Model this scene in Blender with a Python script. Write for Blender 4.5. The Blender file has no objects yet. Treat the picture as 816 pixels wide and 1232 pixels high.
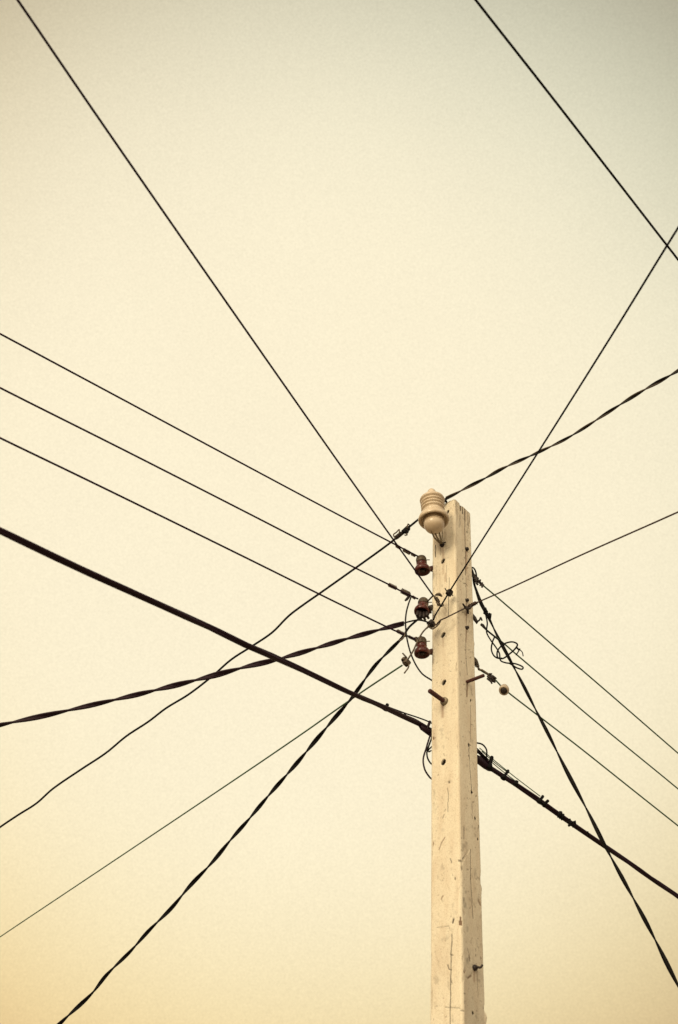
import bpy, math, random
import numpy as np
from mathutils import Vector, Matrix
random.seed(7); RNG = np.random.default_rng(11)
scene = bpy.context.scene
COL = scene.collection

# ------------------------------------------------------------------ camera
PITCH, ROLL, FPX, CAMZ = math.radians(41.5647), math.radians(5.026), 1198.0, 1.6
CAM = Vector((0, 0, CAMZ))
FW = Vector((0, math.cos(PITCH), math.sin(PITCH)))
UP = Vector((0, -math.sin(PITCH), math.cos(PITCH)))
RT = Vector((1, 0, 0))
cr, sr = math.cos(ROLL), math.sin(ROLL)
cx = RT * cr + UP * sr
cy = UP * cr - RT * sr
cam_d = bpy.data.cameras.new("camera")
cam = bpy.data.objects.new("camera", cam_d); COL.objects.link(cam)
cam.matrix_world = Matrix(((cx.x, cy.x, -FW.x, 0), (cx.y, cy.y, -FW.y, 0), (cx.z, cy.z, -FW.z, CAMZ), (0, 0, 0, 1)))
cam_d.sensor_fit = 'VERTICAL'; cam_d.sensor_height = 36; cam_d.sensor_width = 24
cam_d.lens = 36 * FPX / 1232
cam_d.clip_start = 0.05; cam_d.clip_end = 3000
cam_d.dof.use_dof = True; cam_d.dof.focus_distance = 7.8; cam_d.dof.aperture_fstop = 2.0
scene.camera = cam

# ------------------------------------------------------------------ sky
SUN_EL, SUN_AZ = math.radians(22), math.radians(216)      # azimuth measured clockwise from +Y
sun_to = Vector((math.sin(SUN_AZ) * math.cos(SUN_EL), math.cos(SUN_AZ) * math.cos(SUN_EL), math.sin(SUN_EL)))
world = bpy.data.worlds.new("World"); scene.world = world; world.use_nodes = True
nt = world.node_tree; nt.nodes.clear()
def N(t, **kw):
    n = nt.nodes.new(t)
    for k, v in kw.items(): setattr(n, k, v)
    return n
def ln(a, b): nt.links.new(a, b)
out = N('ShaderNodeOutputWorld'); bg = N('ShaderNodeBackground'); bg.inputs['Strength'].default_value = 0.1
ln(bg.outputs[0], out.inputs[0])
sky = N('ShaderNodeTexSky', sky_type='NISHITA', sun_disc=False)
sky.sun_elevation = SUN_EL; sky.sun_rotation = SUN_AZ; sky.dust_density = 6; sky.air_density = 1.2; sky.ozone_density = 1
tc = N('ShaderNodeTexCoord')
def math_n(op, a, b=None):
    n = N('ShaderNodeMath', operation=op)
    for i, v in enumerate((a, b)):
        if v is None: continue
        if isinstance(v, (int, float)): n.inputs[i].default_value = v
        else: ln(v, n.inputs[i])
    return n.outputs[0]
# sky painted with a vignette falloff: one broad lobe per colour channel (base, gain, elevation, azimuth, width)
SKY_GAIN = (1.0, 1.0, 1.0)
LOBES = [(0.300, 0.675, 38, -4, 0.170), (0.225, 0.645, 40.2, -2.5, 0.160), (0.170, 0.462, 42.5, -1.5, 0.138)]
GLOW = (1.42, 1.20, 0.83); GLOW_DIR = Vector((-0.30, -0.90, 0.26)).normalized()      # wide unseen sky haze added behind the camera to brighten the pole
chans = []
gd = N('ShaderNodeVectorMath', operation='DOT_PRODUCT'); ln(tc.outputs['Generated'], gd.inputs[0]); gd.inputs[1].default_value = tuple(GLOW_DIR)
gm = N('ShaderNodeMapRange', interpolation_type='SMOOTHSTEP'); ln(gd.outputs['Value'], gm.inputs[0])
gm.inputs['From Min'].default_value = 0.08; gm.inputs['From Max'].default_value = 0.80
for (B, A, el, az, s) in LOBES:
    e, a = math.radians(el), math.radians(az)
    d = N('ShaderNodeVectorMath', operation='DOT_PRODUCT'); ln(tc.outputs['Generated'], d.inputs[0])
    d.inputs[1].default_value = (math.sin(a) * math.cos(e), math.cos(a) * math.cos(e), math.sin(e))
    w = math_n('SUBTRACT', 1.0, d.outputs['Value']); w = math_n('MAXIMUM', w, 0.0)
    w = math_n('DIVIDE', w, s); w = math_n('POWER', w, 3.0)
    w = math_n('MULTIPLY', w, -1.0); w = math_n('EXPONENT', w)
    glow = math_n('MULTIPLY', gm.outputs[0], GLOW[len(chans)])
    chans.append(math_n('MULTIPLY', math_n('ADD', math_n('ADD', math_n('MULTIPLY', w, A), B), glow), 10.0))
cc = N('ShaderNodeCombineColor')
for i in range(3): ln(chans[i], cc.inputs[i])
nz = N('ShaderNodeTexNoise'); nz.inputs['Scale'].default_value = 7; nz.inputs['Detail'].default_value = 5
ln(tc.outputs['Generated'], nz.inputs['Vector'])
nz2 = N('ShaderNodeTexNoise'); nz2.inputs['Scale'].default_value = 620; nz2.inputs['Detail'].default_value = 2
nz2.inputs['Roughness'].default_value = 0.7
ln(tc.outputs['Generated'], nz2.inputs['Vector'])
f = math_n('ADD', math_n('MULTIPLY', math_n('SUBTRACT', nz.outputs[0], 0.5), 0.05),
           math_n('MULTIPLY', math_n('SUBTRACT', nz2.outputs[0], 0.5), 0.36))
f = math_n('ADD', f, 1.0)
sc = N('ShaderNodeVectorMath', operation='SCALE'); ln(cc.outputs[0], sc.inputs[0]); ln(f, sc.inputs['Scale'])
sk = N('ShaderNodeVectorMath', operation='SCALE'); ln(sky.outputs[0], sk.inputs[0]); sk.inputs['Scale'].default_value = 0.05
ad = N('ShaderNodeVectorMath', operation='ADD'); ln(sc.outputs[0], ad.inputs[0]); ln(sk.outputs[0], ad.inputs[1])
ln(ad.outputs[0], bg.inputs[0])

# ------------------------------------------------------------------ sun
sd = bpy.data.lights.new("sun", 'SUN'); sd.energy = 1.3; sd.angle = math.radians(20); sd.color = (1.0, 0.80, 0.52)
so = bpy.data.objects.new("sun", sd); COL.objects.link(so)
so.rotation_euler = (-sun_to).to_track_quat('-Z', 'Y').to_euler(); so.location = (-8, -6, 12)
scene.view_settings.view_transform = 'Standard'; scene.view_settings.look = 'None'
scene.view_settings.exposure = 0; scene.view_settings.gamma = 1
scene.render.engine = 'CYCLES'

# ------------------------------------------------------------------ materials
def mat(name, col, rough=0.6, metal=0.0, var=0.25, scale=30, bump=0.0, bscale=80, spec=0.5, col2=None, coat=0.0):
    m = bpy.data.materials.new(name); m.use_nodes = True
    t = m.node_tree; b = t.nodes['Principled BSDF']
    b.inputs['Roughness'].default_value = rough; b.inputs['Metallic'].default_value = metal
    b.inputs['Specular IOR Level'].default_value = spec
    b.inputs['Coat Weight'].default_value = coat; b.inputs['Coat Roughness'].default_value = 0.12
    g = t.nodes.new('ShaderNodeNewGeometry')
    n = t.nodes.new('ShaderNodeTexNoise'); n.inputs['Scale'].default_value = scale; n.inputs['Detail'].default_value = 6
    t.links.new(g.outputs['Position'], n.inputs['Vector'])
    r = t.nodes.new('ShaderNodeValToRGB')
    c2 = col2 or tuple(c * (1 - var) for c in col)
    r.color_ramp.elements[0].position = 0.35; r.color_ramp.elements[0].color = (*c2, 1)
    r.color_ramp.elements[1].position = 0.65; r.color_ramp.elements[1].color = (*col, 1)
    t.links.new(n.outputs[0], r.inputs[0]); t.links.new(r.outputs[0], b.inputs['Base Color'])
    if bump:
        n2 = t.nodes.new('ShaderNodeTexNoise'); n2.inputs['Scale'].default_value = bscale; n2.inputs['Detail'].default_value = 4
        t.links.new(g.outputs['Position'], n2.inputs['Vector'])
        bp = t.nodes.new('ShaderNodeBump'); bp.inputs['Strength'].default_value = bump; bp.inputs['Distance'].default_value = 0.01
        t.links.new(n2.outputs[0], bp.inputs['Height']); t.links.new(bp.outputs[0], b.inputs['Normal'])
    return m
M_BLACK = mat('black_rubber', (0.004, 0.0035, 0.004), 0.6, spec=0.12)
M_DARK = mat('weathered_wire', (0.024, 0.006, 0.020), 0.6, spec=0.12)
M_BUNDLE = mat('plum_black_sheath', (0.020, 0.006, 0.014), 0.5, spec=0.2)
M_BROWNW = mat('brown_wire', (0.060, 0.034, 0.024), 0.6, spec=0.3)
M_GREEN = mat('green_wire', (0.075, 0.150, 0.085), 0.65, spec=0.25)
M_TWIST = mat('aged_twist', (0.010, 0.009, 0.008), 0.55, spec=0.2)
M_TWIST2 = mat('dusty_twist', (0.085, 0.065, 0.048), 0.6, spec=0.3)
M_TIE = mat('tie_wire', (0.15, 0.115, 0.080), 0.5, metal=0.3, var=0.7, scale=60)
M_GALV = mat('galvanised', (0.30, 0.25, 0.17), 0.5, metal=0.2, var=0.6, scale=50)
M_RUST = mat('rust', (0.075, 0.018, 0.013), 0.8, var=0.5, scale=60, bump=0.5, bscale=200, col2=(0.045, 0.012, 0.010))
M_STEEL = mat('dark_steel', (0.022, 0.012, 0.010), 0.6, metal=0.0, var=0.6, scale=60)
M_GLAZE = mat('brown_glaze', (0.090, 0.013, 0.008), 0.27, var=0.5, scale=40, spec=0.3, coat=0.25, col2=(0.050, 0.008, 0.006))
M_PORC = mat('cream_porcelain', (0.66, 0.56, 0.42), 0.30, scale=18, bump=0.06, bscale=60, coat=0.4, col2=(0.57, 0.46, 0.32))
M_PORC2 = mat('grey_porcelain', (0.50, 0.42, 0.32), 0.4, var=0.2, scale=25)
M_GROUND = mat('dry_earth', (0.30, 0.24, 0.17), 0.95, var=0.3, scale=0.6, bump=0.4, bscale=8)

# ------------------------------------------------------------------ helpers
def ray(px, py):
    """direction through a pixel of the 816x1232 photograph, with forward component 1"""
    dx, dy = px - 408, py - 616
    u = cr * dx + sr * dy; v = -sr * dx + cr * dy
    return (RT * (u / FPX) + FW - UP * (v / FPX))
def atY(px, py, Y):
    r = ray(px, py); return CAM + r * (Y / r.y)
def atH(px, py, H):
    r = ray(px, py); return CAM + r * ((H - CAMZ) / r.z)
def PXM(py=700):                               # metres per photo pixel at the pole
    return atY(545, py, 6.1).dot(FW) / FPX - CAM.dot(FW) / FPX
def path(spec):
    """spec: (px,py[,Y]) or (px,py,'h',H); points without a distance lie on the straight line between the known ones"""
    P = [None] * len(spec); D = [None] * len(spec)
    for i, s in enumerate(spec):
        if len(s) == 3: D[i] = (atY(*s) - CAM).dot(FW)
        elif len(s) == 4: D[i] = (atH(s[0], s[1], s[3]) - CAM).dot(FW)
    arc = [0.0]
    for a, b in zip(spec, spec[1:]): arc.append(arc[-1] + math.hypot(b[0] - a[0], b[1] - a[1]))
    known = [i for i, d in enumerate(D) if d is not None]
    for a, b in zip(known, known[1:]):
        for i in range(a + 1, b):
            t = (arc[i] - arc[a]) / (arc[b] - arc[a])
            D[i] = 1 / ((1 - t) / D[a] + t / D[b])
    return [CAM + ray(s[0], s[1]) * D[i] for i, s in enumerate(spec)]
def smooth(P, n=6):
    """centripetal-ish Catmull-Rom through the points"""
    if len(P) < 3: 
        return [P[0].lerp(P[-1], i / n) for i in range(n + 1)]
    Q = [P[0] * 2 - P[1]] + list(P) + [P[-1] * 2 - P[-2]]
    R = []
    for i in range(1, len(Q) - 2):
        p0, p1, p2, p3 = Q[i - 1], Q[i], Q[i + 1], Q[i + 2]
        L = (p2 - p1).length + 1e-9
        m1 = (p2 - p0) * (L / ((p2 - p1).length + (p1 - p0).length + 1e-9))
        m2 = (p3 - p1) * (L / ((p3 - p2).length + (p2 - p1).length + 1e-9))
        for k in range(n):
            t = k / n; t2 = t * t; t3 = t2 * t
            R.append(p1 * (2*t3 - 3*t2 + 1) + m1 * (t3 - 2*t2 + t) + p2 * (-2*t3 + 3*t2) + m2 * (t3 - t2))
    R.append(P[-1]); return R
def extend(P, length, end=0, look=3, zmin=3.0):
    """carry the line on outside the frame"""
    if end == 0: d = (P[0] - P[min(look, len(P) - 1)]).normalized(); E = P[0] + d * length
    else: d = (P[-1] - P[-1 - min(look, len(P) - 1)]).normalized(); E = P[-1] + d * length
    if E.z < zmin and d.z < 0:
        s = P[0] if end == 0 else P[-1]
        E = s + d * max(0.5, min(length, (zmin - s.z) / d.z))
    return [E] + P if end == 0 else P + [E]
def resample(P, step):
    out = [P[0]]; acc = 0.0
    for a, b in zip(P, P[1:]):
        L = (b - a).length
        if L < 1e-9: continue
        t = step - acc
        while t <= L:
            out.append(a.lerp(b, t / L)); t += step
        acc = L - (t - step)
    out.append(P[-1]); return out
def frames(P):
    T = []
    for i in range(len(P)):
        a = P[max(0, i - 1)]; b = P[min(len(P) - 1, i + 1)]
        d = (b - a); T.append(d.normalized() if d.length > 1e-9 else (T[-1] if T else Vector((0, 0, 1))))
    ref = Vector((0, 0, 1)) if abs(T[0].z) < .9 else Vector((1, 0, 0))
    n = (ref - T[0] * ref.dot(T[0])).normalized(); F = []
    for t in T:
        n = (n - t * n.dot(t)); n = n.normalized() if n.length > 1e-6 else t.orthogonal().normalized()
        F.append((t, n, t.cross(n)))
    return F
class Mesh:
    def __init__(s): s.v = []; s.f = []
    def tube(s, P, r, n=8, caps=True):
        F = frames(P); base = len(s.v); m = len(P)
        for i, p in enumerate(P):
            rr = r[i] if isinstance(r, (list, tuple)) else r
            for k in range(n):
                a = 2 * math.pi * k / n
                s.v.append(p + (F[i][1] * math.cos(a) + F[i][2] * math.sin(a)) * rr)
        for i in range(m - 1):
            for k in range(n):
                k2 = (k + 1) % n
                s.f.append((base + i*n + k, base + i*n + k2, base + (i+1)*n + k2, base + (i+1)*n + k))
        if caps:
            s.f.append(tuple(base + k for k in reversed(range(n)))); s.f.append(tuple(base + (m-1)*n + k for k in range(n)))
        return s
    def lathe(s, prof, org, axis=Vector((0, 0, 1)), n=40):
        """prof: (radius, height) pairs"""
        axis = axis.normalized(); x = axis.orthogonal().normalized(); y = axis.cross(x); base = len(s.v)
        for (r, h) in prof:
            for k in range(n):
                a = 2 * math.pi * k / n
                s.v.append(org + axis * h + (x * math.cos(a) + y * math.sin(a)) * r)
        m = len(prof)
        for i in range(m - 1):
            for k in range(n):
                k2 = (k + 1) % n
                s.f.append((base + i*n + k, base + i*n + k2, base + (i+1)*n + k2, base + (i+1)*n + k))
        s.f.append(tuple(base + k for k in reversed(range(n)))); s.f.append(tuple(base + (m-1)*n + k for k in range(n)))
        return s
    def coil(s, c, axis, R, length, turns, r, n=6, wob=0.0):
        axis = axis.normalized(); x = axis.orthogonal().normalized(); y = axis.cross(x); P = []
        K = int(turns * 14)
        for i in range(K + 1):
            t = i / K; a = 2 * math.pi * turns * t
            rr = R * (1 + wob * math.sin(3.1 * a + 1))
            P.append(c + axis * (length * (t - .5)) + (x * math.cos(a) + y * math.sin(a)) * rr)
        return s.tube(P, r, n)
    def box(s, c, ax, ay, az):
        base = len(s.v)
        for i in (-1, 1):
            for j in (-1, 1):
                for k in (-1, 1): s.v.append(c + ax * i + ay * j + az * k)
        for q in ((0,1,3,2),(4,6,7,5),(0,4,5,1),(2,3,7,6),(0,2,6,4),(1,5,7,3)): s.f.append(tuple(base + i for i in q))
        return s
    def build(s, name, material, parent=None, shade=True):
        o_ = Vector(ORG[parent.name]) if parent is not None else (s.org if hasattr(s, 'org') else Vector((0, 0, 0)))
        me = bpy.data.meshes.new(name)
        me.from_pydata([tuple(v - o_) for v in s.v], [], s.f); me.materials.append(material)
        if shade: me.polygons.foreach_set('use_smooth', [True] * len(me.polygons))
        me.update()
        o = bpy.data.objects.new(name, me); COL.objects.link(o)
        if parent is not None: o.parent = parent; ORG[o.name] = tuple(o_)
        else: o.location = o_
        return o
ORG = {}
def thing(name, label, cat, at, group=None):
    o = bpy.data.objects.new(name, None); COL.objects.link(o); o.location = at; o.empty_display_size = 0.1
    ORG[o.name] = tuple(at); o['label'] = label; o['category'] = cat
    if group: o['group'] = group
    return o
def tag(o, label, cat, group=None):
    o['label'] = label; o['category'] = cat
    if group: o['group'] = group
    return o
def tagpart(o, label): o['label'] = label; return o
def flex_profile(P, r, bulges):
    """radius along P with thicker stretches: (t0,t1,factor) measured in metres from the END"""
    L = [0.0]
    for a, b in zip(reversed(P), list(reversed(P))[1:]): L.append(L[-1] + (b - a).length)
    L = L[::-1]; R = []
    for l in L:
        k = 1.0
        for (a, b, fct) in bulges:
            if a <= l <= b: k = max(k, fct)
        R.append(r * k)
    return R
def strands(parent, P, R, r, half, mats, n=2, ph=0.0, web=None, name='strand'):
    """n strands laid helically round the line P, half = half a turn in metres"""
    P = resample(P, half / 7); F = frames(P); arc = 0.0; lines = [[] for _ in range(n)]
    tot = sum((b - a).length for a, b in zip(P, P[1:]))
    for i, p in enumerate(P):
        if i: arc += (p - P[i-1]).length
        k = 1.0 + 0.22 * math.sin(arc * 3.1 + 2.2 * ph) * math.sin(arc * 1.3)
        wob = 0.55 * math.sin(arc * 1.7 + ph) + 0.35 * math.sin(arc * 4.3 + 2 * ph)
        for j in range(n):
            a = math.pi * arc / half + ph + 2 * math.pi * j / n + wob
            lines[j].append(p + (F[i][1] * math.cos(a) + F[i][2] * math.sin(a)) * R * k)
    for j in range(n):
        Mesh().tube(lines[j], r, 8).build(name, mats[j % len(mats)], parent)
    if web:                                   # the sheath web that joins the two strands
        m = Mesh()
        for i in range(len(P)):
            a, b = lines[0][i], lines[1][i]; q = (a - b).cross(F[i][0]).normalized() * web
            m.v += [a + q, b + q, b - q, a - q]
            if i:
                o = 4 * i
                for k in range(4): m.f.append((o - 4 + k, o + k, o + (k + 1) % 4, o - 4 + (k + 1) % 4))
        m.build('web', mats[-1], parent)

# ------------------------------------------------------------------ ground
g = Mesh(); S = 900
for i in range(13):
    for j in range(13): g.v.append(Vector((-S + 2*S*i/12, -S + 2*S*j/12, 0)))
for i in range(12):
    for j in range(12): g.f.append((i*13+j, (i+1)*13+j, (i+1)*13+j+1, i*13+j+1))
go = g.build('ground', M_GROUND); go['kind'] = 'structure'

# ------------------------------------------------------------------ pole
TH = math.radians(45.3765); PX0, PY0, SIDE, CH, HT = 0.9359, 6.0, 0.233, 0.017, 7.179
Rd = Vector((math.cos(TH), math.sin(TH), 0)); Ld = Vector((-math.sin(TH), math.cos(TH), 0))
C0 = Vector((PX0, PY0, 0))
NL = -Rd; NR = -Ld                              # outward normals of the left and right faces
def hit(px, py, face):
    n = NL if face == 'L' else NR; r = ray(px, py)
    t = (C0 - CAM).dot(n) / r.dot(n); p = CAM + r * t
    s = (p - C0).dot(Ld if face == 'L' else Rd); return s, p.z
def face_pt(px, py, face, off=0.0):
    s, z = hit(px, py, face); return C0 + (Ld if face == 'L' else Rd) * s + Vector((0, 0, z)) + (NL if face == 'L' else NR) * off
def vnoise(x, y, seed):
    r = np.random.default_rng(seed); T = r.random((256, 256))
    xi = np.floor(x).astype(int); yi = np.floor(y).astype(int); fx = x - xi; fy = y - yi
    fx = fx*fx*(3-2*fx); fy = fy*fy*(3-2*fy)
    a = T[xi % 256, yi % 256]; b = T[(xi+1) % 256, yi % 256]; c = T[xi % 256, (yi+1) % 256]; d = T[(xi+1) % 256, (yi+1) % 256]
    return (a*(1-fx) + b*fx)*(1-fy) + (c*(1-fx) + d*fx)*fy
def fbm(x, y, seed, o=4):
    v = 0; a = .5; tot = 0
    for i in range(o): v = v + a * vnoise(x * 2**i + 13.7*i, y * 2**i + 7.1*i, seed + i); tot += a; a *= .5
    return v / tot - .5
PXL = 0.0065
# marks on the two visible faces, traced as (face, polyline in photo pixels, half width px, dirt, rust, depth m)
MARKS = []
def mk(face, pts, w, dirt_shade=0.8, rust=0.0, depth=0.002): MARKS.append((face, pts, w, dirt_shade, rust, depth))
def hole(face, px, py, w=1.75, elong=0.9, depth=0.035, tilt=0.5):
    mk(face, [(px - tilt*elong, py + elong), (px + tilt*elong, py - elong)], w, 1.0, 0.0, depth)
for (x, y) in ((533, 675), (533, 764), (534, 821), (533.5, 917)): hole('L', x, y)
hole('L', 538.7, 616, 1.3)
mk('L', [(521, 887), (521.3, 889)], 1.0, .5, 1.0, .006)
mk('L', [(524, 656), (524.3, 670)], .7, .95); mk('L', [(530, 659), (530, 668)], .4, .6); mk('L', [(534.5, 640), (534, 654)], .4, .4, .3)
mk('L', [(537, 680), (537.2, 701)], .35, .55); mk('L', [(540.5, 695), (540.2, 709)], .45, .7)
mk('L', [(539.5, 714), (539.6, 728), (539.3, 741)], .5, .95); mk('L', [(525, 680), (524.7, 705)], .35, .4)
mk('L', [(528, 730), (528.5, 745)], .3, .4)
mk('L', [(539, 948), (539.3, 962), (538.6, 977)], .4, .7); mk('L', [(540, 940.5), (540.2, 941.5)], .8, .9, 0, .006)
mk('L', [(535.8, 974), (534.8, 976)], .5, .6); mk('L', [(534.5, 980), (533, 984)], .5, .6)
mk('L', [(543.6, 1124), (542.6, 1150), (541.8, 1198), (541.8, 1240)], .45, .95, 0, .004)
mk('L', [(542, 1148), (545, 1149.3)], .5, .8); mk('L', [(538.5, 1161), (540, 1166), (543, 1167)], .5, .8)
mk('L', [(536, 1212), (541, 1212), (555, 1213)], .4, .55); mk('L', [(542.5, 1178), (544, 1183)], .4, .7)
mk('L', [(535, 1007.7), (531, 1014), (528.5, 1022)], .6, .45, .5); mk('L', [(518, 1010), (521, 1015), (519, 1020)], 1.3, .35, .5, .004)
mk('L', [(545.7, 1106), (544.8, 1110)], .9, .95, .1, .005); mk('L', [(547.7, 1056), (547.8, 1058)], .6, .9, 0, .004)
mk('L', [(542, 1033), (543.5, 1038)], .5, .7); mk('L', [(533, 1078), (531, 1082)], .6, .35, .5)
mk('L', [(526, 1116), (540, 1114), (541, 1117)], .35, .5)
mk('L', [(536, 690), (536, 699)], 1.3, 0, .35, 0)
mk('L', [(524, 646), (532, 664)], 2.8, .12, .22, 0)
mk('L', [(532.5, 848), (532.7, 862)], 1.5, .05, .5, 0); mk('L', [(533.5, 678), (533.3, 690)], 1.2, .05, .28, 0)
mk('L', [(533, 768), (533, 778)], 1.0, .05, .25, 0); mk('L', [(521, 880), (524, 900)], 2.5, .08, .22, 0)
mk('L', [(536.5, 640), (536.6, 664)], .35, .45); mk('L', [(529, 690), (529.4, 716)], .3, .35)
mk('L', [(523, 640), (523, 655)], .8, .25, .3, 0)
# right face
for p, w in (((566.5, 843), 1.1), ((564.5, 896.5), 1.5), ((568, 953.5), 1.3), ((551, 790), .9), ((575.3, 1010), .9), ((569, 1219), 1.2),
             ((562.3, 640.5), 1.0), ((548.2, 629.5), 1.0), ((548, 636), .9), ((547.6, 607), 1.2), ((572, 985), 1.0), ((576.5, 995), 1.0), ((571.5, 984.5), .9)):
    hole('R', p[0], p[1], w * .8, .5, .012, 0.1)
mk('R', [(559.6, 612), (559.8, 640), (560, 660)], .55, .9, .5, .003); mk('R', [(560.2, 663), (560.4, 692)], .5, .75, .6)
mk('R', [(559.6, 611), (559.7, 626)], 1.0, .75, .5, .002)
mk('R', [(554, 605), (554.3, 614)], 1.2, .9, .3, .004); mk('R', [(556.6, 607), (557, 618)], 1.1, .9, .3, .004); mk('R', [(553.6, 620), (553.8, 632)], .5, .7, .2)
mk('R', [(563.5, 616), (563, 632)], .7, .55, .3); mk('R', [(566, 620), (563.5, 636)], .6, .45, .3); mk('R', [(550.5, 612), (550.5, 625)], .5, .4)
mk('R', [(556.5, 606), (567, 618)], 2.2, .85, .15, .004); mk('R', [(548.8, 630), (549, 650)], .8, .5, 0, .002); mk('R', [(549, 606), (549, 618)], .9, .5)
mk('R', [(550, 601), (557, 608)], 1.2, .45, .1, .002)
mk('R', [(548.3, 620), (548.6, 700)], .45, .45); mk('R', [(561, 696), (561.2, 720)], .4, .6, .3)
mk('R', [(561.5, 726), (561.3, 752)], .45, .6, .3); mk('R', [(561, 759), (560.6, 785), (562.4, 812)], .4, .8, .2)
mk('R', [(561, 664), (561.2, 686)], 1.1, .1, .55, 0); mk('R', [(561.2, 725), (561.2, 740)], 1.1, .1, .5, 0); mk('R', [(561, 758), (561, 772)], 1.0, .1, .5, 0)
mk('L', [(533, 660), (533.5, 672)], 1.4, .08, .4, 0); mk('R', [(553, 698), (555, 700)], .5, .7); mk('R', [(558, 702), (561, 702.5), (562.5, 705)], .5, .75, .3); mk('R', [(556.5, 697), (557.4, 696)], .5, .7)
mk('R', [(562.3, 824), (562, 838)], .9, .5, .8, .0015); mk('R', [(566.3, 849), (566.8, 870), (566, 893)], .35, .75)
mk('R', [(564.4, 899), (566, 925), (568, 952)], .42, .95, 0, .004)
mk('R', [(569.5, 965), (568.5, 985)], .35, .6); mk('R', [(558.8, 995), (558.6, 1009)], .6, .75); mk('R', [(566, 925), (567, 935)], .5, .6)
mk('R', [(566.4, 1022), (566.6, 1060), (569.7, 1105)], .42, .9, .1, .004)
mk('R', [(564.5, 1022), (558, 1034), (555.5, 1040)], .6, -.7, 0, .003); mk('R', [(555, 1037), (556, 1046)], .8, .9, 0, .006)
mk('R', [(558, 1037), (556.5, 1033), (562, 1029)], .5, .7); mk('R', [(551, 1034.5), (555, 1034)], .6, .8, .2, .004)
mk('R', [(576.5, 1084), (578.3, 1088)], 1.6, .4, .4, .003)
mk('R', [(562.7, 1141), (564, 1146)], .45, .75); mk('R', [(565, 1150), (566, 1156)], .8, .8, 0, .004); mk('R', [(572.6, 1142), (572.7, 1144)], .6, .8); mk('R', [(572.7, 1149), (572.8, 1150)], .6, .9)
mk('R', [(574.5, 1168), (575.4, 1200)], .35, .6); mk('R', [(555, 1168), (556, 1166), (559, 1170)], .8, .55, .6, .003)
mk('R', [(563, 1177), (567, 1174)], .8, .6, .5, .003); mk('R', [(579, 1152), (579.2, 1153)], .6, .6, .7)
mk('R', [(574, 1168), (574.3, 1180)], .8, .4, .3, 0); mk('R', [(570.4, 1166), (570.5, 1180)], 1.2, .2, .5, 0)
mk('R', [(556, 1092), (559, 1100)], 1.4, .2, .2, .002)
for _ in range(260):                         # scattered nicks and short scratches in the paint
    f_ = random.choice('LRR'); y = random.uniform(625, 1230)
    x = random.uniform(521, 545) if f_ == 'L' else random.uniform(550, 568 + (y - 620) * .026)
    a = random.uniform(0, math.pi); l = random.choice((.4, .8, 1.5, 2.6)) * random.uniform(.6, 1.2)
    mk(f_, [(x, y), (x + l * math.cos(a) * .8, y + l * math.sin(a))], random.uniform(.25, .55), random.uniform(.25, .8) * (1 if f_ == 'R' else .75), random.choice((0, 0, .3)), .002)

def face_fields(face, s, z):
    """displacement (inward, m), dirt, rust on a face; s along the face from the front corner"""
    sd_ = 100 if face == 'L' else 200
    disp = -0.0030 * fbm(s * 9, z * 3, sd_) - 0.0016 * fbm(s * 60, z * 45, sd_ + 9, 3)
    dirt_shade = np.zeros_like(s); rust = np.zeros_like(s)
    bare = np.clip((fbm(s * 30, z * 22, sd_ + 20, 4) - .17) * 6, 0, 1)
    dirt_shade += bare * (.22 if face == 'L' else .34)
    gr = np.clip((4.75 - z) / 1.5, 0, 1) * (.6 + .8 * fbm(s * 12, z * 5, sd_ + 60, 4) + .2)  # painted darkening toward the bottom, where less light reaches the pole
    dirt_shade += gr * (.07 if face == 'L' else .30)
    wob = .0035 * fbm(s * 25, z * 30, sd_ + 40, 3) * 2
    for (fc, pts, w, d, r, dep) in MARKS:
        if fc != face: continue
        q = [hit(px, py, face) for px, py in pts]; hw = w * PXL
        zs = [a[1] for a in q]; lo, hi = min(zs) - hw * 5, max(zs) + hw * 5
        sel = np.where((z[:, 0] >= lo) & (z[:, 0] <= hi))[0]
        if len(sel) == 0: continue
        a0, a1 = sel[0], sel[-1] + 1; S_, Z_ = s[a0:a1], z[a0:a1]; best = np.full(S_.shape, 9.0)
        for (s0, z0), (s1, z1) in zip(q, q[1:]):
            ds, dz = s1 - s0, z1 - z0; L2 = ds*ds + dz*dz + 1e-12
            t = np.clip(((S_ - s0) * ds + (Z_ - z0) * dz) / L2, 0, 1)
            best = np.minimum(best, np.hypot(S_ + (wob[a0:a1] if w < 1.2 else 0) - s0 - t*ds, Z_ - z0 - t*dz))
        hwe = max(hw, .0021)
        k = np.clip(1.5 - best / hwe, 0, 1) if w < 2.3 and dep > 0 else np.exp(-(best / (hw * 1.3))**2)
        k = k * min(1, (hw / hwe) ** .5)
        kd = np.clip((1.5 - best / hwe) * 5, 0, 1) if dep >= .012 else k  # dirty hole insides also painted black out to the rim for shade
        dirt_shade[a0:a1] = np.where(np.abs(kd * d) > np.abs(dirt_shade[a0:a1]), kd * d, dirt_shade[a0:a1])
        rust[a0:a1] = np.maximum(rust[a0:a1], k * r); disp[a0:a1] += -dep * k
    return disp, dirt_shade, rust
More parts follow.
